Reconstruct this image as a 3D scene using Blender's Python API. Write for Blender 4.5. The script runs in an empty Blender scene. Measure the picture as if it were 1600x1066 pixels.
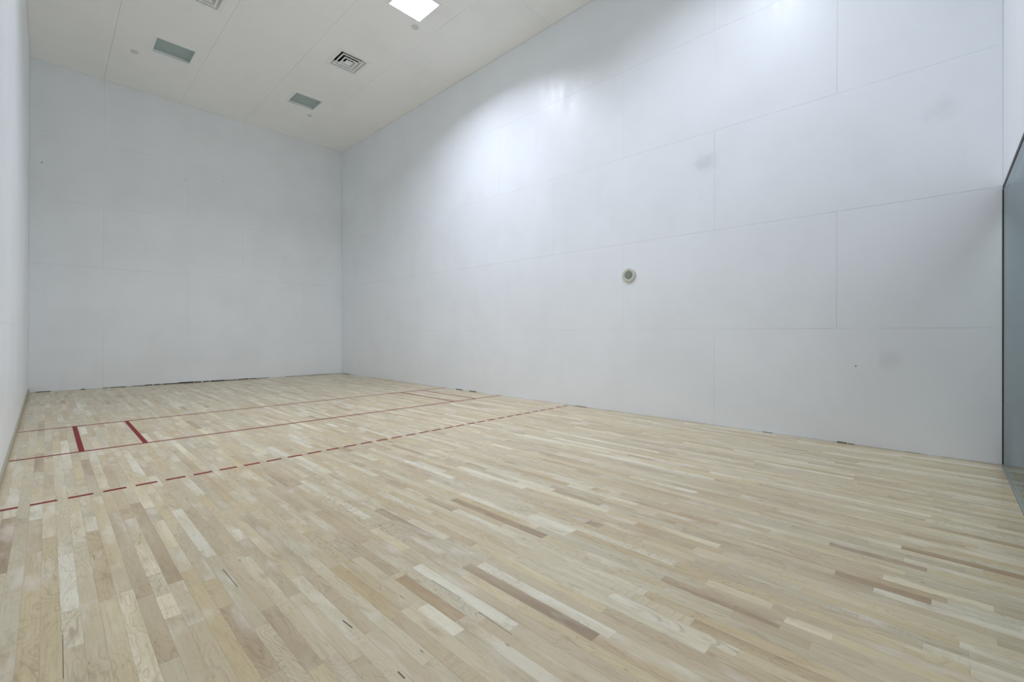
import bpy, math, random
from mathutils import Matrix, Vector

# ---------------------------------------------------------------- measures (metres)
W, L, H = 6.124, 12.111, 6.168          # court: x 0..W, y 0 (front wall)..-L (glass wall), z 0..H
CAM = (0.2418, -11.755, 1.1123)
YAW, PITCH, ROLL = 0.77433, 0.00248, 0.00378
FPX, PX, PY = 700.54, -41.70, -12.58
SC = bpy.context.scene
COL = SC.collection

# ---------------------------------------------------------------- camera
F = Vector((math.sin(YAW)*math.cos(PITCH), math.cos(YAW)*math.cos(PITCH), math.sin(PITCH)))
R0 = Vector((math.cos(YAW), -math.sin(YAW), 0)); U0 = R0.cross(F)
R = R0*math.cos(ROLL)+U0*math.sin(ROLL); U = -R0*math.sin(ROLL)+U0*math.cos(ROLL)
cd = bpy.data.cameras.new('camera'); cam = bpy.data.objects.new('camera', cd); COL.objects.link(cam)
cd.sensor_fit = 'HORIZONTAL'; cd.sensor_width = 36; cd.lens = FPX/1600*36
cd.shift_x = -PX/1600; cd.shift_y = PY/1600
cd.clip_start = 0.02; cd.clip_end = 100
m = Matrix((R, U, -F)).transposed().to_4x4(); m.translation = Vector(CAM); cam.matrix_world = m
SC.camera = cam

# ---------------------------------------------------------------- world, exposure
w = bpy.data.worlds.new('world'); SC.world = w; w.use_nodes = True
w.node_tree.nodes['Background'].inputs[0].default_value = (0.8, 0.85, 0.9, 1)
w.node_tree.nodes['Background'].inputs[1].default_value = 0.02
SC.view_settings.view_transform = 'Standard'; SC.view_settings.look = 'None'
SC.view_settings.gamma = 1; SC.view_settings.use_curve_mapping = False
SC.view_settings.exposure = 0.0
LAMP = 74.0            # watts of each lit ceiling panel
SPREAD = 142           # their beam, degrees
HALL_LAMP = 30.0
LAMP_COL = (.93, .99, 1.15)
SC.cycles.max_bounces = 14; SC.cycles.diffuse_bounces = 10; SC.cycles.glossy_bounces = 6
SC.cycles.transparent_max_bounces = 12
SC.cycles.caustics_reflective = False; SC.cycles.caustics_refractive = False
SC.cycles.sample_clamp_indirect = 6.0
SC.cycles.use_denoising = True

# ---------------------------------------------------------------- node helpers
def lin(c): return tuple(((v/255)/12.92 if v/255 <= .04045 else ((v/255+.055)/1.055)**2.4) for v in c)
class NT:
    def __init__(s, name):
        s.m = bpy.data.materials.new(name); s.m.use_nodes = True; s.t = s.m.node_tree
        s.p = s.t.nodes['Principled BSDF']; s.out = s.t.nodes['Material Output']
    def n(s, typ, **kw):
        n = s.t.nodes.new(typ)
        for k, v in kw.items(): setattr(n, k, v)
        return n
    def link(s, a, b): s.t.links.new(a, b)
    def put(s, sock, v):
        if hasattr(v, 'is_linked') or isinstance(v, bpy.types.NodeSocket): s.link(v, sock)
        else: sock.default_value = v
    def math(s, op, a, b=0.0, c=None, clamp=False):
        n = s.n('ShaderNodeMath', operation=op, use_clamp=clamp)
        s.put(n.inputs[0], a); s.put(n.inputs[1], b)
        if c is not None: s.put(n.inputs[2], c)
        return n.outputs[0]
    def mix(s, f, a, b, mode='MIX'):
        n = s.n('ShaderNodeMix', data_type='RGBA', blend_type=mode)
        s.put(n.inputs[0], f)
        for i, v in ((6, a), (7, b)):
            s.put(n.inputs[i], v if isinstance(v, bpy.types.NodeSocket) else (*v[:3], 1))
        return n.outputs[2]
    def noise(s, vec, scale, detail=3, rough=.5, dist=0.0):
        n = s.n('ShaderNodeTexNoise'); s.put(n.inputs['Vector'], vec)
        n.inputs['Scale'].default_value = scale; n.inputs['Detail'].default_value = detail
        n.inputs['Roughness'].default_value = rough; n.inputs['Distortion'].default_value = dist
        return n.outputs['Fac']
    def vscale(s, vec, k, add=None):
        n = s.n('ShaderNodeVectorMath', operation='MULTIPLY'); s.put(n.inputs[0], vec); n.inputs[1].default_value = k
        if add is None: return n.outputs[0]
        a = s.n('ShaderNodeVectorMath', operation='ADD'); s.link(n.outputs[0], a.inputs[0]); s.put(a.inputs[1], add)
        return a.outputs[0]
    def ramp(s, f, lo, hi, a=0.0, b=1.0):
        n = s.n('ShaderNodeMapRange'); n.interpolation_type = 'SMOOTHSTEP'
        s.put(n.inputs[0], f)
        for i, v in enumerate((lo, hi, a, b)): n.inputs[i+1].default_value = v
        return n.outputs[0]

def plain(name, rgb, rough=.5, spec=.5, metal=0.0):
    t = NT(name); t.p.inputs['Base Color'].default_value = (*lin(rgb), 1)
    t.p.inputs['Roughness'].default_value = rough; t.p.inputs['Specular IOR Level'].default_value = spec
    t.p.inputs['Metallic'].default_value = metal
    pos = t.n('ShaderNodeNewGeometry').outputs['Position']
    f = t.noise(pos, 14, 3)
    col = t.mix(t.math('MULTIPLY', f, .12), lin(rgb), (0.02, 0.02, 0.02))
    t.link(col, t.p.inputs['Base Color'])
    return t.m

def wall_mat(name, rgb, rough, smudges=(), spots=(), streaks=True):
    t = NT(name)
    pos = t.n('ShaderNodeNewGeometry').outputs['Position']
    big = t.noise(pos, .9, 3, .55)
    col = t.mix(t.ramp(big, .35, .7), lin(rgb), tuple(v*.955 for v in lin(rgb)))
    # faint brushed repaint patches
    mid = t.noise(t.vscale(pos, (1.0, 1.0, .35)), 3.4, 4, .6)
    col = t.mix(t.ramp(mid, .55, .75, 0, .35), col, tuple(v*.93 for v in lin(rgb)))
    for (x, y, z, r, k) in smudges:      # ball smudges, scuffs with a shape of their own
        d = t.n('ShaderNodeVectorMath', operation='DISTANCE'); t.link(pos, d.inputs[0]); d.inputs[1].default_value = (x, y, z)
        dv = t.math('ADD', d.outputs['Value'], t.math('MULTIPLY', t.math('SUBTRACT', t.noise(pos, 9, 3), .5), r*1.3))
        col = t.mix(t.ramp(dv, r*.1, r, k, 0), col, lin((120, 124, 130)))
    for (x, y, z, r) in spots:
        d = t.n('ShaderNodeVectorMath', operation='DISTANCE'); t.link(pos, d.inputs[0]); d.inputs[1].default_value = (x, y, z)
        col = t.mix(t.ramp(d.outputs['Value'], r*.5, r, .75, 0), col, lin((50, 50, 50)))
    # tiny random ball marks
    v = t.n('ShaderNodeTexVoronoi'); v.inputs['Scale'].default_value = 1.5; t.link(pos, v.inputs['Vector'])
    sel = t.n('ShaderNodeSeparateColor'); t.link(v.outputs['Color'], sel.inputs[0])
    mk = t.math('MULTIPLY', t.ramp(v.outputs['Distance'], .012, .03, 1, 0), t.math('GREATER_THAN', sel.outputs[0], .82))
    col = t.mix(t.math('MULTIPLY', mk, .4), col, lin((90, 92, 95)))
    t.link(col, t.p.inputs['Base Color'])
    rn = t.noise(t.vscale(pos, (1, 1, .4)), 6, 4, .6)
    t.link(t.ramp(rn, .3, .7, rough*.85, rough*1.15), t.p.inputs['Roughness'])
    t.p.inputs['Specular IOR Level'].default_value = .5
    b = t.n('ShaderNodeBump'); b.inputs['Strength'].default_value = .12; b.inputs['Distance'].default_value = .004
    t.link(t.noise(pos, 22, 4, .6), b.inputs['Height']); t.link(b.outputs[0], t.p.inputs['Normal'])
    return t.m

def wood_mat():
    t = NT('maple_boards')
    pos = t.n('ShaderNodeNewGeometry').outputs['Position']
    a = t.n('ShaderNodeAttribute', attribute_name='tone', attribute_type='GEOMETRY')
    sep = t.n('ShaderNodeSeparateColor'); t.link(a.outputs['Color'], sep.inputs[0])
    tone, seed, kind = sep.outputs[0], sep.outputs[1], sep.outputs[2]
    off = t.n('ShaderNodeCombineXYZ'); t.link(t.math('MULTIPLY', seed, 91.0), off.inputs[0])
    t.link(t.math('MULTIPLY', seed, 37.0), off.inputs[1]); t.link(t.math('MULTIPLY', seed, 53.0), off.inputs[2])
    # every board drifts in tone along its length
    drift = t.noise(t.vscale(pos, (1, .16, 1), off.outputs[0]), 9, 3, .55)
    tone = t.math('ADD', tone, t.math('MULTIPLY', t.math('SUBTRACT', drift, .48), .75), clamp=True)
    cr = t.n('ShaderNodeValToRGB'); t.link(tone, cr.inputs[0])
    e = cr.color_ramp.elements
    e[0].position = 0; e[0].color = (*lin(TONES[0]), 1); e[1].position = 1; e[1].color = (*lin(TONES[-1]), 1)
    for i, c in enumerate(TONES[1:-1]):
        x = e.new((i+1)/(len(TONES)-1)); x.color = (*lin(c), 1)
    col = cr.outputs[0]
    col = t.mix(t.ramp(kind, .45, 1.0, 0, .7), col, lin(YEL), 'MULTIPLY')
    col = t.mix(t.ramp(kind, .45, 0.0, 0, .6), col, lin(GREY), 'MULTIPLY')
    # thin wavy growth lines (flat-sawn maple figure), on some parts of some boards
    v1 = t.vscale(pos, (1, .22, 1), off.outputs[0])
    h = t.noise(v1, 6.0, 3, .5, .35)
    cyc = t.math('FRACT', t.math('MULTIPLY', h, 24.0))
    line = t.ramp(t.math('ABSOLUTE', t.math('SUBTRACT', cyc, .5)), 0.0, .16, 1, 0)
    amp = t.ramp(t.noise(v1, 3.3, 2), .40, .66, .04, .46)
    col = t.mix(t.math('MULTIPLY', line, amp), col, lin((150, 128, 98)))
    col = t.mix(t.math('MULTIPLY', cyc, t.math('MULTIPLY', amp, .35)), col, lin((178, 156, 124)))
    # cross ripple (curl)
    rp = t.noise(t.vscale(pos, (5, 40, 1), off.outputs[0]), 1.6, 2, .5, .6)
    rs = t.ramp(t.noise(t.vscale(pos, (1, .4, 1), off.outputs[0]), 4, 2), .55, .72, 0, .30)
    col = t.mix(t.math('MULTIPLY', t.ramp(rp, .5, .62), rs), col, lin((170, 148, 118)))
    # fine straight fibre
    fib = t.noise(t.vscale(pos, (60, 2.2, 1), off.outputs[0]), 3.0, 4, .65)
    col = t.mix(t.ramp(fib, .48, .72, 0, .32), col, lin((156, 134, 106)))
    # stained brown and pale blotches
    bl = t.noise(t.vscale(pos, (1, .35, 1), off.outputs[0]), 12, 4, .65)
    col = t.mix(t.ramp(bl, .54, .74, 0, .45), col, lin((160, 132, 100)))
    bl2 = t.noise(t.vscale(pos, (1, .3, 1), off.outputs[0]), 7, 3, .6)
    col = t.mix(t.ramp(bl2, .52, .7, 0, .4), col, lin((240, 234, 220)))
    # mineral streaks along the grain
    fl = t.noise(t.vscale(pos, (34, 4.5, 1), off.outputs[0]), 1.5, 3, .7)
    col = t.mix(t.ramp(fl, .70, .76, 0, .7), col, lin((110, 84, 60)))
    # pin knots and small dark ticks
    for sc_, st, thr, r0, r1, k, cc in ((9, .45, .80, .02, .05, .7, (84, 62, 44)), (17, .22, .78, .02, .07, .75, (92, 74, 54)), (26, 1.0, .82, .03, .09, .5, (100, 84, 64))):
        vo = t.n('ShaderNodeTexVoronoi'); vo.inputs['Scale'].default_value = sc_
        t.link(t.vscale(pos, (1, st, 1), off.outputs[0]), vo.inputs['Vector'])
        sc = t.n('ShaderNodeSeparateColor'); t.link(vo.outputs['Color'], sc.inputs[0])
        kn = t.math('MULTIPLY', t.ramp(vo.outputs['Distance'], r0, r1, 1, 0), t.math('GREATER_THAN', sc.outputs[0], thr))
        col = t.mix(t.math('MULTIPLY', kn, k), col, lin(cc))
    # the longer dark checks and chips the floor really has
    sx = t.n('ShaderNodeSeparateXYZ'); t.link(pos, sx.inputs[0])
    for (x0, y0, x1, y1, wd, k) in CHECKS:
        dx, dy = x1-x0, y1-y0; l2 = dx*dx+dy*dy
        px_ = t.math('SUBTRACT', sx.outputs[0], x0); py_ = t.math('SUBTRACT', sx.outputs[1], y0)
        tt = t.math('ADD', t.math('MULTIPLY', px_, dx/l2), t.math('MULTIPLY', py_, dy/l2), clamp=True)
        ex = t.math('SUBTRACT', px_, t.math('MULTIPLY', tt, dx)); ey = t.math('SUBTRACT', py_, t.math('MULTIPLY', tt, dy))
        d = t.math('SQRT', t.math('ADD', t.math('MULTIPLY', ex, ex), t.math('MULTIPLY', ey, ey)))
        col = t.mix(t.ramp(d, wd*.4, wd, k, 0), col, lin((52, 38, 26)))
    t.link(col, t.p.inputs['Base Color'])
    t.link(t.ramp(t.noise(pos, 2.2, 4), .3, .7, .36, .50), t.p.inputs['Roughness'])
    t.p.inputs['Specular IOR Level'].default_value = .30
    t.p.inputs['Coat Weight'].default_value = .42; t.p.inputs['Coat Roughness'].default_value = .07
    b = t.n('ShaderNodeBump'); b.inputs['Strength'].default_value = .08; b.inputs['Distance'].default_value = .001
    t.link(fib, b.inputs['Height']); t.link(b.outputs[0], t.p.inputs['Normal'])
    return t.m

TONES = [(154, 130, 102), (184, 162, 129), (203, 186, 153), (209, 195, 163), (217, 205, 174), (234, 227, 204)]
YEL = (255, 247, 228)
GREY = (240, 242, 246)
CHECKS = [
  (1.0671,-10.1292,1.0718,-10.1916,.0035,.95),(1.0728,-10.5011,1.0723,-10.5388,.0035,.95),(.8385,-9.3842,.8445,-9.5904,.0026,.85),(1.4808,-10.4567,1.4774,-10.6391,.0020,.8),
  (1.4894,-10.1416,1.4923,-10.3351,.0030,.6),(.2887,-9.4895,.2849,-9.7761,.0018,.7),(2.5405,-9.5644,2.4973,-9.7596,.0030,.3),(2.8481,-10.9202,2.8474,-11.0199,.0035,.5),
  (.4133,-8.7883,.4149,-8.8429,.0025,.6),(.6014,-8.748,.5915,-8.8092,.0025,.6)]

def glass_mat():
    t = NT('clear_glass'); t.t.nodes.remove(t.p)
    fr = t.n('ShaderNodeFresnel'); fr.inputs[0].default_value = 1.5
    g = t.n('ShaderNodeNewGeometry')
    f = t.math('MULTIPLY', fr.outputs[0], t.math('SUBTRACT', 1.0, g.outputs['Backfacing']))
    tr = t.n('ShaderNodeBsdfTransparent'); tr.inputs[0].default_value = (.86, .93, .92, 1)
    gl = t.n('ShaderNodeBsdfGlossy'); gl.inputs['Roughness'].default_value = .02; gl.inputs[0].default_value = (.74, .81, .83, 1)
    mx = t.n('ShaderNodeMixShader'); t.link(f, mx.inputs[0]); t.link(tr.outputs[0], mx.inputs[1]); t.link(gl.outputs[0], mx.inputs[2])
    t.link(mx.outputs[0], t.out.inputs[0])
    return t.m

def emit_mat(name, rgb, strength):
    t = NT(name)
    t.p.inputs['Base Color'].default_value = (.8, .8, .8, 1)
    t.p.inputs['Emission Color'].default_value = (*rgb, 1); t.p.inputs['Emission Strength'].default_value = strength
    return t.m

def red_mat():
    t = NT('red_line_paint'); pos = t.n('ShaderNodeNewGeometry').outputs['Position']
    n = t.noise(t.vscale(pos, (60, 3, 1)), 1.0, 3)
    t.link(t.mix(t.ramp(n, .4, .8, 0, .35), lin((128, 12, 22)), lin((100, 20, 22))), t.p.inputs['Base Color'])
    t.p.inputs['Roughness'].default_value = .5; t.p.inputs['Specular IOR Level'].default_value = .2
    return t.m

WALLC = (241, 245.5, 250.5)
MW_R = wall_mat('right_wall_paint', WALLC, .36,
    smudges=[(W, -9.66, 3.27, .19, .15), (W, -11.75, 3.20, .16, .09), (W, -11.40, .89, .16, .10)],
    spots=[(W, -11.13, .80, .010)])
MW_F = wall_mat('front_wall_paint', (241, 245, 248), .45, spots=[(.16, 0, 4.28, .016), (3.18, 0, 4.66, .012), (2.42, 0, 4.52, .010)])
MW_L = wall_mat('left_wall_paint', WALLC, .34)
MW_B = wall_mat('rear_wall_paint', WALLC, .40)
M_BACK = plain('joint_filler', (225, 227, 230), .8)
M_CEIL = wall_mat('ceiling_paint', (251, 251, 248), .8)
M_CJOINT = plain('ceiling_joint', (190, 188, 182), .8)
M_WOOD = wood_mat()
M_SUB = plain('subfloor', (84, 68, 50), .9)
M_RED = red_mat()
M_GLASS = glass_mat()
M_WHITE = plain('white_metal', (250, 251, 249), .45)
M_FRAME = plain('light_trim_paint', (252, 253, 252), .45)
M_CAP = plain('cap_paint', (226, 227, 222), .6)
M_LENSOFF = plain('unlit_lens', (168, 184, 180), .25)
M_LIT = emit_mat('lit_lens', (.97, 1.0, 1.0), 4.0)
M_BLACK = plain('black_gasket', (16, 17, 17), .5)
M_DUCT = plain('duct_dark', (30, 32, 32), .8)
M_METAL = plain('brushed_channel', (196, 200, 198), .35, metal=.4)
M_SPK = plain('speaker_ring', (206, 208, 194), .5)
M_GRILLE = plain('speaker_mesh', (150, 158, 146), .6)
M_HOLE = plain('speaker_holes', (88, 94, 86), .7)
M_BASE = plain('cove_strip', (176, 170, 146), .6)
M_GAP = plain('dark_gap', (52, 48, 42), .9)
M_HALL = plain('hall_paint', (136, 148, 158), .6)
M_LEDGE = plain('dark_ledge', (44, 48, 54), .6)
M_HLAMP = emit_mat('hall_lens', (.95, 1, 1), HALL_LAMP)

# ---------------------------------------------------------------- mesh helpers
def box_data(x0, x1, y0, y1, z0, z1, o=(0, 0, 0), base=0):
    a, b, c = o
    v = [(x-a, y-b, z-c) for z in (z0, z1) for y in (y0, y1) for x in (x0, x1)]
    f = [(0, 2, 3, 1), (4, 5, 7, 6), (0, 1, 5, 4), (2, 6, 7, 3), (0, 4, 6, 2), (1, 3, 7, 5)]
    return v, [tuple(i+base for i in q) for q in f]
def mesh_obj(name, v, f, mat, parent=None, loc=(0, 0, 0), smooth=False):
    me = bpy.data.meshes.new(name); me.from_pydata(v, [], f); me.update()
    me.materials.append(mat)
    if smooth: me.polygons.foreach_set('use_smooth', [True]*len(me.polygons))
    o = bpy.data.objects.new(name, me); COL.objects.link(o)
    if parent is not None:
        o.parent = parent; o.location = Vector(loc)-WL[parent.name]
    else: o.location = loc
    WL[o.name] = Vector(loc)
    return o
WL = {}
def boxes(name, bl, mat, parent=None, loc=None):
    if loc is None:
        loc = tuple((min(b[2*i] for b in bl)+max(b[2*i+1] for b in bl))/2 for i in range(3))
    v, f = [], []
    for b in bl:
        vv, ff = box_data(*b, o=loc, base=len(v)); v += vv; f += ff
    return mesh_obj(name, v, f, mat, parent, loc)
def struct(o): o['kind'] = 'structure'; return o
def empty(name, loc, label, cat, group=None):
    o = bpy.data.objects.new(name, None); COL.objects.link(o); o.location = loc; WL[o.name] = Vector(loc)
    o.empty_display_size = .1
    o['label'] = label; o['category'] = cat
    if group: o['group'] = group
    return o
def cells(x0, x1, y0, y1, holes):
    xs = sorted({x0, x1, *[min(max(h[i], x0), x1) for h in holes for i in (0, 1)]})
    ys = sorted({y0, y1, *[min(max(h[i], y0), y1) for h in holes for i in (2, 3)]})
    out = []
    for xa, xb in zip(xs, xs[1:]):
        for ya, yb in zip(ys, ys[1:]):
            cx, cy = (xa+xb)/2, (ya+yb)/2
            if any(h[0] < cx < h[1] and h[2] < cy < h[3] for h in holes): continue
            out.append((xa, xb, ya, yb))
    return out

# ---------------------------------------------------------------- fixtures' places in the ceiling
LIGHTS = [(1.850, -2.098, False), (4.243, -2.015, False), (4.243, -6.080, True), (4.243, -10.10, True),
          (1.850, -6.080, True), (1.850, -10.10, False)]  # the unseen left middle light is switched on as added fill
LX, LY = .295, .268
VENTS = [(4.240, -3.985), (1.880, -4.060)]
VS = .262
HOLES = [(x-LX, x+LX, y-LY, y+LY) for x, y, _ in LIGHTS]+[(x-VS, x+VS, y-VS, y+VS) for x, y in VENTS]

# ---------------------------------------------------------------- floor
PW = 0.0572
floor = struct(boxes('floor', [(-.1, W+.1, -L-.006, .1, -.12, -.022)], M_SUB))
floor['label'] = 'pale maple strip floor with red court lines'
random.seed(11)
FORCED = [(.12, 1.705, -10.154, -10.863), (.97, .317, -8.683, -9.311), (.95, .500, -9.299, -10.05), (1.0, .622, -9.443, -9.645),
  (.30, .562, -9.402, -9.917), (.14, .089, -7.843, -8.726), (.93, .984, -8.951, -9.119), (.95, 2.303, -9.406, -10.290),
  (.12, 2.187, -9.449, -10.054), (.10, 2.219, -10.054, -10.224), (.12, 2.530, -10.275, -10.368), (.15, 1.418, -10.02, -10.436),
  (1.0, 1.356, -10.267, -10.495), (.93, 1.523, -9.987, -10.617), (.12, 3.227, -11.33, -11.70), (.14, 2.276, -10.859, -11.318),
  (.10, 2.871, -11.40, -11.72), (.95, 2.996, -11.56, -11.90), (.14, 3.478, -11.60, -12.05), (.98, 2.330, -11.321, -11.47),
  (.93, 1.768, -10.190, -10.90), (.32, 1.425, -9.475, -9.98), (.2, 1.758, -9.25, -9.814), (.93, .826, -8.852, -9.209), (.95, .218, -7.60, -7.985)]
def tone_pick():
    r = random.random()
    if r < .02: return random.uniform(.2, .28)
    if r < .08: return random.uniform(.27, .36)
    if r < .82: return random.uniform(.34, .72)
    return random.uniform(.72, .92)
def pxy(X):
    d = Vector(X)-Vector(CAM); z = d.dot(F)
    if z < .15: return None
    return (800+PX+FPX*d.dot(R)/z, 533+PY-FPX*d.dot(U)/z)
def vis_area(x0, x1, y0, y1):      # pixel area of the plank inside the frame
    n = 6; A = 0
    for i in range(n):
        ya = y0+(y1-y0)*i/n; yb = y0+(y1-y0)*(i+1)/n
        q = [pxy(p) for p in ((x0, ya, 0), (x1, ya, 0), (x1, yb, 0), (x0, yb, 0))]
        if any(p is None for p in q): continue
        c = (sum(p[0] for p in q)/4, sum(p[1] for p in q)/4)
        if not (0 < c[0] < 1600 and 0 < c[1] < 1066): continue
        A += abs(sum(q[k][0]*q[(k+1) % 4][1]-q[(k+1) % 4][0]*q[k][1] for k in range(4)))/2
    return A
planks = []
nst = int(W/PW)+1
for i in range(nst):
    xa = i*PW; xb = min(W, xa+PW)
    if xb-xa < .01: continue
    y = 0.0 if i else 0.0
    forced = sorted([(a, b, t) for (t, x, a, b) in FORCED if int(x/PW) == i], key=lambda q: -q[0])
    y = -0.003; ends = []
    first = True
    while y > -L+.012:
        ln = random.uniform(.22, .95) if random.random() < .8 else random.uniform(.9, 1.5)
        if first: ln *= random.uniform(.2, 1); first = False
        t = tone_pick()
        yn = y-ln
        if forced:
            fa, fb, ft = forced[0]
            if y <= fa+.02: yn = fb; t = ft; forced.pop(0)
            elif yn < fa+.16: yn = fa
        yn = max(yn, -L+.008)
        if yn-(-L+.008) < .12: yn = -L+.008
        planks.append((xa, xb, yn, y, t)); y = yn
G = .00014
def plank_box(p, o, base=0):
    xa, xb, ya, yb, t = p
    a, b = xa+G, xb-G; c, d = ya+G, yb-G; z0, z1, e = -.020, 0.0, .0003
    zj = random.uniform(-.00015, 0)
    v = [(a, c, z0), (b, c, z0), (b, d, z0), (a, d, z0), (a, c, z1-e), (b, c, z1-e), (b, d, z1-e), (a, d, z1-e),
         (a+e, c+e, z1+zj), (b-e, c+e, z1+zj), (b-e, d-e, z1+zj), (a+e, d-e, z1+zj)]
    v = [(x-o[0], y-o[1], z-o[2]) for x, y, z in v]
    f = [(0, 3, 2, 1)]+[(k, (k+1) % 4, 4+(k+1) % 4, 4+k) for k in range(4)]+[(4+k, 4+(k+1) % 4, 8+(k+1) % 4, 8+k) for k in range(4)]+[(8, 9, 10, 11)]
    return v, [tuple(i+base for i in q) for q in f]
def set_tone(me, cols):
    at = me.attributes.new('tone', 'FLOAT_COLOR', 'FACE')
    at.data.foreach_set('color', [c for col in cols for c in col])
planks.sort(key=lambda p: -vis_area(*p[:4]))
for p in planks[:300]:
    loc = ((p[0]+p[1])/2, (p[2]+p[3])/2, 0)
    v, f = plank_box(p, loc)
    o = mesh_obj('plank', v, f, M_WOOD, floor, loc)
    set_tone(o.data, [(p[4], random.random(), random.random(), 1)]*len(f))
v, f, cols = [], [], []
for p in planks[300:]:
    vv, ff = plank_box(p, (0, 0, 0), len(v)); v += vv; f += ff
    cols += [(p[4], random.random(), random.random(), 1)]*len(ff)
o = mesh_obj('distant_planks', v, f, M_WOOD, floor); set_tone(o.data, cols); o['kind'] = 'stuff'

# painted court lines, parts of the floor
def line(name, x0, x1, y0, y1, lab=None):
    o = boxes(name, [(x0, x1, y0, y1, .0, .0005)], M_RED, floor)
    if lab: o['label'] = lab
    return o
LW = .040
YS, YH = -4.56, -6.125
line('court_line', .004, W-.004, YS-LW/2+.0, YS+LW/2, 'thin red line across the court nearest the front wall')
line('court_line', .004, W-.004, YH-LW/2, YH+LW/2, 'thin red line across the court nearest the dashes')
for x, lb in ((.481, 'short red line nearest the left wall'), (.962, 'second short red line from the left wall'),
              (5.045, 'second short red line from the right wall'), (5.520, 'short red line nearest the right wall')):
    line('box_line', x-.021, x+.021, YH+LW/2, YS-LW/2, lb)
x = -.012
while x < W-.03:
    line('line_dash', max(.004, x), min(W-.02, x+.128), -7.665, -7.628); x += .1802

# ---------------------------------------------------------------- walls, panel by panel
ZR = [0.0, 1.185, 2.405, 3.635, 4.880, H]
GP = .0007       # half joint
TH = .014
def wall_panels(wall, rects, axis, at, sign, mat, lo_trim=.004):
    """rects: (u0,u1,z0,z1); axis 'x' -> wall plane x=at, u=y; axis 'y' -> plane y=at, u=x. sign: room side direction."""
    for (u0, u1, z0, z1) in rects:
        a, b = sorted((at, at-sign*TH))
        u = sorted((u0, u1)); bb = (u[0]+GP, u[1]-GP, z0+GP, z1-GP)
        e = .0004
        loc = [0, 0, (z0+z1)/2]
        j = random.uniform(-.0004, 0)
        # panel with chamfered face edge
        face = at+sign*j; back = at-sign*TH; sh = at-sign*e
        pts = []
        for w_, ins in ((back, 0), (sh, 0), (face, e)):
            for (uu, zz) in ((bb[0]+ins, bb[2]+ins), (bb[1]-ins, bb[2]+ins), (bb[1]-ins, bb[3]-ins), (bb[0]+ins, bb[3]-ins)):
                pts.append((w_, uu, zz) if axis == 'x' else (uu, w_, zz))
        uc = (u0+u1)/2
        loc = (at, uc, (z0+z1)/2) if axis == 'x' else (uc, at, (z0+z1)/2)
        v = [(p[0]-loc[0], p[1]-loc[1], p[2]-loc[2]) for p in pts]
        f = [(0, 3, 2, 1)]+[(k, (k+1) % 4, 4+(k+1) % 4, 4+k) for k in range(4)]+[(4+k, 4+(k+1) % 4, 8+(k+1) % 4, 8+k) for k in range(4)]+[(8, 9, 10, 11)]
        flip = (axis == 'x' and sign < 0) or (axis == 'y' and sign > 0)
        if flip: f = [tuple(reversed(q)) for q in f]
        mesh_obj('wall_panel', v, f, mat, wall, loc)

BK = TH+.001
wall_front = struct(boxes('wall_front', [(-.15, W+.15, BK, BK+.1, -.02, H+.06)], M_BACK))
rects = []
for r in range(5):
    xs = [0.0, 1.046, 3.586, W] if r % 2 == 0 else [0.0, 2.480, 5.054, W]
    rects += [(a, b, ZR[r], ZR[r+1]) for a, b in zip(xs, xs[1:])]
wall_panels(wall_front, rects, 'y', 0.0, -1, MW_F)

side = []
for r in range(5):
    s = [0.0]+[k*8*.3048+(.005) for k in (1, 2, 3)]+[9.775] if r % 2 == 0 else [0.0]+[(4+8*k)*.3048 for k in range(3)]+[8.543, 10.975]
    s = s+[L]
    side += [(-a, -b, ZR[r], ZR[r+1]) for a, b in zip(s, s[1:])]
wall_right = struct(boxes('wall_right', [(W+BK, W+BK+.1, -L-.006, .0, -.02, H+.06)], M_BACK))
wall_panels(wall_right, side, 'x', W, -1, MW_R)
wall_left = struct(boxes('wall_left', [(-BK-.1, -BK, -L-.006, .0, -.02, H+.06)], M_BACK))
wall_panels(wall_left, side, 'x', 0.0, 1, MW_L)

# rear wall: solid above the glass and beside it
GX = 2.30; GT = 2.372
wall_back = struct(boxes('wall_back', [(-.15, W+.15, -L-BK-.10, -L-BK, ZR[2]+.005, H+.06), (-.15, GX-.03, -L-BK-.10, -L-BK, -.02, ZR[2]+.005)], M_BACK))
rects = [(0, GX-.02, 0, ZR[1]), (0, GX-.02, ZR[1], ZR[2])]
for r in range(2, 5):
    xs = [0.0, 1.3, 3.7, W] if r % 2 else [0.0, 2.4, 4.84, W]
    rects += [(a, b, ZR[r], ZR[r+1]) for a, b in zip(xs, xs[1:])]
wall_panels(wall_back, rects, 'y', -L, 1, MW_B)

# ---------------------------------------------------------------- ceiling
bl = [(a, b, c, d, H+.013, H+.06) for a, b, c, d in cells(-.15, W+.15, -L-.15, .15, HOLES)]
ceiling = struct(boxes('ceiling', bl, M_CJOINT))
XC = [0.0, 1.035, 2.318, 3.580, 4.870, W]
YC = [0.0, -4.825, -7.262, -9.70, -L]
for xa, xb in zip(XC, XC[1:]):
    for ya, yb in zip(YC, YC[1:]):
        bb = (xa+.0016, xb-.0016, yb+.0016, ya-.0016)
        hs = [h for h in HOLES if h[0] < bb[1] and h[1] > bb[0] and h[2] < bb[3] and h[3] > bb[2]]
        boxes('ceiling_panel', [(a, b, c, d, H, H+.012) for a, b, c, d in cells(*bb, hs)], M_CEIL, ceiling)

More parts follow.
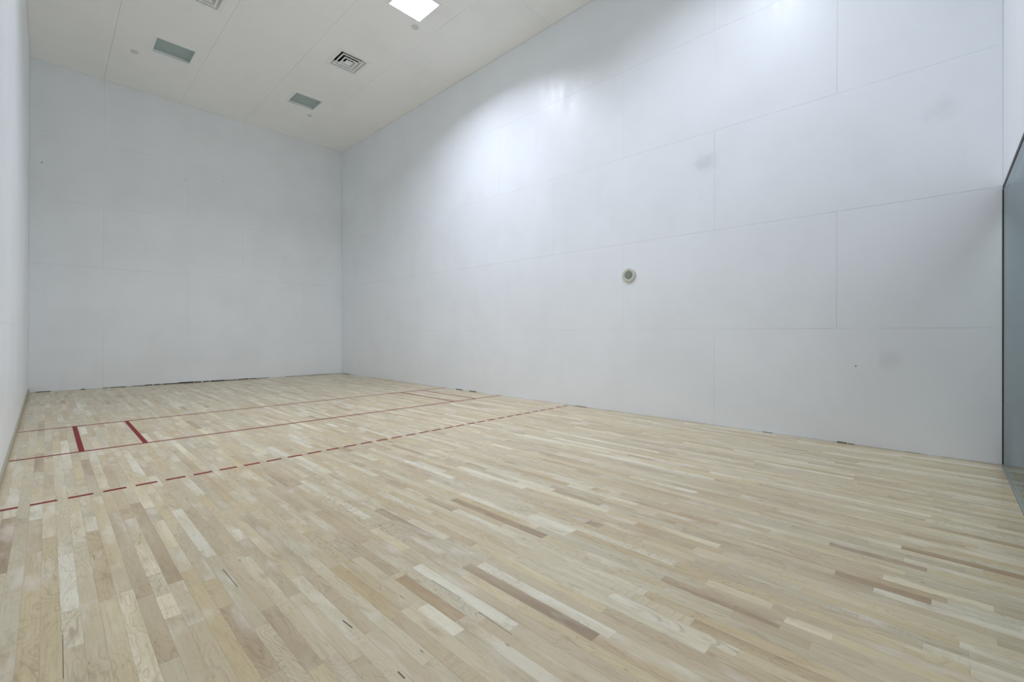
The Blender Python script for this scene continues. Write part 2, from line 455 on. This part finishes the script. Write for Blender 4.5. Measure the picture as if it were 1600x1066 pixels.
# ---------------------------------------------------------------- glass in the rear wall
window = struct(boxes('window_1', [(GX, W-.005, -L-.012, -L-.0005, .008, GT)], M_GLASS))
window['label'] = 'clear glass rear wall panel'
g = boxes('top_gasket', [(GX-.02, W-.001, -L-.030, -L+.002, GT, ZR[2]-.0005)], M_BLACK, window)
g = boxes('side_gasket', [(W-.0045, W-.0005, -L-.016, -L+.004, .008, GT-.001)], M_BLACK, window)
g = boxes('floor_channel', [(GX-.02, W-.006, -L-.0002, -L+.006, .0006, .009), (GX-.02, W-.006, -L-.020, -L-.0125, .0006, .009), (GX-.02, W-.006, -L-.020, -L+.006, -.004, .0006)], M_METAL, window)

# hall behind the glass
HX0, HX1, HY, HZ = 1.2, 6.60, -14.4, 4.1
fl2 = struct(boxes('floor_hall', [(HX0-.1, HX1+.1, HY-.1, -L-.007, -.12, -.002)], plain('hall_floor', (150, 146, 138), .5)))
cl2 = struct(boxes('ceiling_hall', [(HX0-.1, HX1+.1, HY-.1, -L-.12, HZ, HZ+.1)], M_HALL))
wh = struct(boxes('wall_hall', [(HX0-.1, HX1+.1, HY-.1, HY, -.002, HZ)], M_HALL))
wh2 = struct(boxes('wall_hall_right', [(HX1, HX1+.1, HY, -L-.02, -.002, HZ), ], M_HALL))
wh3 = struct(boxes('wall_hall_left', [(HX0-.1, HX0, HY, -L-.12, -.002, HZ), ], M_HALL))

# ---------------------------------------------------------------- trim along the floor
bs = struct(boxes('baseboard_left', [(.0005, .014, -L+.01, -.002, .0006, .070)], M_BASE))
bs['label'] = 'narrow beige strip along the foot of the left wall'
gaps = []
random.seed(5)
for (a, b, h) in ((.10, .30, .010), (.72, .78, .012), (1.05, 1.42, .010), (1.50, 2.02, .014), (2.03, 2.75, .022), (2.78, 3.95, .018), (3.97, 4.2, .008), (4.6, 6.1, .008)):
    x = a
    while x < b:
        x2 = min(b, x+random.uniform(.08, .3)); hh = h*random.uniform(.6, 1.2)
        gaps.append((x, x2, -.0035, -.0008, .0004, hh)); x = x2+random.uniform(0, .03)
tr = struct(boxes('trim_1', gaps, M_GAP)); tr['label'] = 'dark broken gap along the foot of the front wall'
gaps = [(W-.0035, W-.0008, -y1, -y0, .0004, h) for y0, y1, h in ((10.98, 11.06, .010), (11.07, 11.12, .006), (4.9, 5.1, .012), (.1, .5, .01), (5.3, 5.5, .012), (10.3, 10.4, .005), (11.5, 11.6, .002), (7.75, 7.95, .006))]
tr2 = struct(boxes('trim_2', gaps, M_GAP)); tr2['label'] = 'dark chipped gaps along the foot of the right wall'

# ---------------------------------------------------------------- ceiling lights
LAB = ['unlit recessed square ceiling light, the one nearer the left wall', 'unlit recessed square ceiling light nearer the right wall, beyond the square vent',
       'brightly lit recessed square ceiling light at the top edge of the photo', 'lit recessed ceiling light above the glass rear wall, outside the photo',
       'unseen recessed ceiling light level with the one in view, lit as added fill', 'unlit recessed ceiling light over the camera corner']
def rect_frame(x0, x1, y0, y1, wd, z0, z1):
    return [(x0-wd, x1+wd, y1, y1+wd, z0, z1), (x0-wd, x1+wd, y0-wd, y0, z0, z1), (x0-wd, x0, y0, y1, z0, z1), (x1, x1+wd, y0, y1, z0, z1)]
for (x, y, on), lab in zip(LIGHTS, LAB):
    e = empty('ceiling_light', (x, y, H), lab, 'light', 'recessed square lights in the ceiling')
    x0, x1, y0, y1 = x-LX+.004, x+LX-.004, y-LY+.004, y+LY-.004
    boxes('trim_frame', rect_frame(x0+.012, x1-.012, y0+.012, y1-.012, .032, H-.007, H-.0005), M_FRAME, e)
    boxes('housing', rect_frame(x0+.006, x1-.006, y0+.006, y1-.006, .005, H+.0, H+.085)+[(x0, x1, y0, y1, H+.085, H+.09)], M_FRAME, e)
    boxes('lens', [(x0+.006, x1-.006, y0+.006, y1-.006, H+(.045 if not on else .012), H+(.050 if not on else .016))], M_LIT if on else M_LENSOFF, e)
    if on:
        ld = bpy.data.lights.new('panel_lamp', 'AREA'); ld.shape = 'RECTANGLE'; ld.size = 2*LX-.04; ld.size_y = 2*LY-.04
        ld.energy = LAMP*((1.0 if y > -8 else .60) if x > 3 else .44); ld.spread = math.radians(SPREAD); ld.color = LAMP_COL
        lo = bpy.data.objects.new('panel_lamp', ld); COL.objects.link(lo); lo.parent = e; lo.location = (0, 0, .008)

# ---------------------------------------------------------------- supply vents (square cone diffusers)
def square_cone(rb, rt, zb, zt, th):
    """hollow square frustum: bottom half-size rb at zb, top half-size rt at zt"""
    v = []
    for r, z in ((rb, zb), (rt, zt), (rt, zt+th), (rb, zb+th)):
        v += [(-r, -r, z), (r, -r, z), (r, r, z), (-r, r, z)]
    f = []
    for k in range(4):
        n = (k+1) % 4
        for a in range(4):
            b = (a+1) % 4
            f.append((4*a+k, 4*a+n, 4*b+n, 4*b+k))
    return v, f
VLAB = ['square white ceiling vent with nested rings between two lights', 'square ceiling vent cut by the top edge of the photo']
for (x, y), lab in zip(VENTS, VLAB):
    e = empty('ceiling_vent', (x, y, H), lab, 'vent', 'square supply vents in the ceiling')
    s = VS-.004
    boxes('frame', rect_frame(x-s+.012, x+s-.012, y-s+.012, y+s-.012, .062, H-.008, H-.0005), M_WHITE, e)
    boxes('plenum', rect_frame(x-s+.004, x+s-.004, y-s+.004, y+s-.004, .004, H, H+.13)+[(x-s, x+s, y-s, y+s, H+.13, H+.134)], M_DUCT, e)
    v, f = square_cone(VS-.006, VS-.058, .0, .060, .003)
    mesh_obj('outer_cone', v, f, M_WHITE, e, (x, y, H))
    for rb in (.203, .130):
        v, f = square_cone(rb, rb-.046, -.006, .040, .003)
        mesh_obj('louver_ring', v, f, M_WHITE, e, (x, y, H))
        boxes('ring_lip', rect_frame(x-rb+.022, x+rb-.022, y-rb+.022, y+rb-.022, .026, H-.009, H-.006), M_WHITE, e)
    v, f = square_cone(.062, .036, -.006, .030, .003)
    f2 = [(0, 3, 2, 1)]
    mesh_obj('centre_plate', v, f+f2, M_WHITE, e, (x, y, H))

# ---------------------------------------------------------------- lathe
def lathe(profile, n=32):
    v, f = [], []
    for r, z in profile:
        for k in range(n):
            a = 2*math.pi*k/n; v.append((r*math.cos(a), r*math.sin(a), z))
    for i in range(len(profile)-1):
        for k in range(n):
            j = (k+1) % n; f.append((i*n+k, i*n+j, (i+1)*n+j, (i+1)*n+k))
    f.append(tuple(reversed(range(n)))); f.append(tuple((len(profile)-1)*n+k for k in range(n)))
    return v, f
for (x, y), lab in zip([(1.344, -1.592), (4.574, -1.484), (4.560, -5.667)],
        ['small round white ceiling cap beside the left unlit light', 'small round white ceiling cap beside the right unlit light', 'small round white ceiling cap beside the lit light']):
    v, f = lathe([(.054, 0), (.054, -.016), (.048, -.021), (.040, -.022)])
    f = [tuple(reversed(q)) for q in f]
    o = mesh_obj('sprinkler_cap', v, f, M_CAP, None, (x, y, H-.0004), False)
    o['label'] = lab; o['category'] = 'ceiling cap'; o['group'] = 'round caps in the ceiling'

# wall speaker: off-white ring, grey-green mesh centre
sp = empty('wall_speaker', (W, -8.645, 1.950), 'small round off-white speaker with grey mesh centre on the right wall', 'speaker')
def to_wall(v): return [(-z, x, y) for x, y, z in v]
def wall_part(name, prof, mat, n=40):
    v, f = lathe(prof, n); return mesh_obj(name, to_wall(v), f, mat, sp, (W, -8.645, 1.950), False)
wall_part('ring', [(.100, .0008), (.100, .014), (.094, .020), (.070, .022), (.060, .019), (.056, .013)], M_SPK)
wall_part('mesh_grille', [(.055, .0132), (.055, .0155), (.030, .0175), (.006, .018)], M_GRILLE)
v, f = [], []
for q in range(1, 5):
    r = .011*q; n = 5*q+1
    for k in range(n):
        a = 2*math.pi*k/n+q; cy, cz = r*math.cos(a), r*math.sin(a); b = len(v)
        for t in range(6):
            v.append((-.0187, cy+.0028*math.cos(t*math.pi/3), cz+.0028*math.sin(t*math.pi/3)))
        v.append((-.0150, cy, cz))
        f += [(b+t, b+(t+1) % 6, b+6) for t in range(6)]
o = mesh_obj('grille_holes', v, f, M_HOLE, sp, (W, -8.645, 1.950)); o['kind'] = 'stuff'

# low dark ledge outside the glass
lg = empty('hall_ledge', (5.7, -L-.42, 0), 'low dark ledge seen through the glass in the right corner', 'ledge')
boxes('ledge_body', [(5.25, HX1-.002, -L-.60, -L-.045, 0, .455)], M_LEDGE, lg)
boxes('ledge_top', [(5.23, HX1-.002, -L-.62, -L-.040, .4555, .49)], M_LEDGE, lg)

# lamp of the hall
e = empty('hall_light', (4.9, -12.9, HZ), 'lit square ceiling light in the hall behind the glass', 'light')
boxes('trim_frame', rect_frame(4.62, 5.18, -13.18, -12.62, .03, HZ-.03, HZ-.0005), M_FRAME, e)
boxes('lens', [(4.62, 5.18, -13.18, -12.62, HZ-.02, HZ-.012)], M_HLAMP, e)
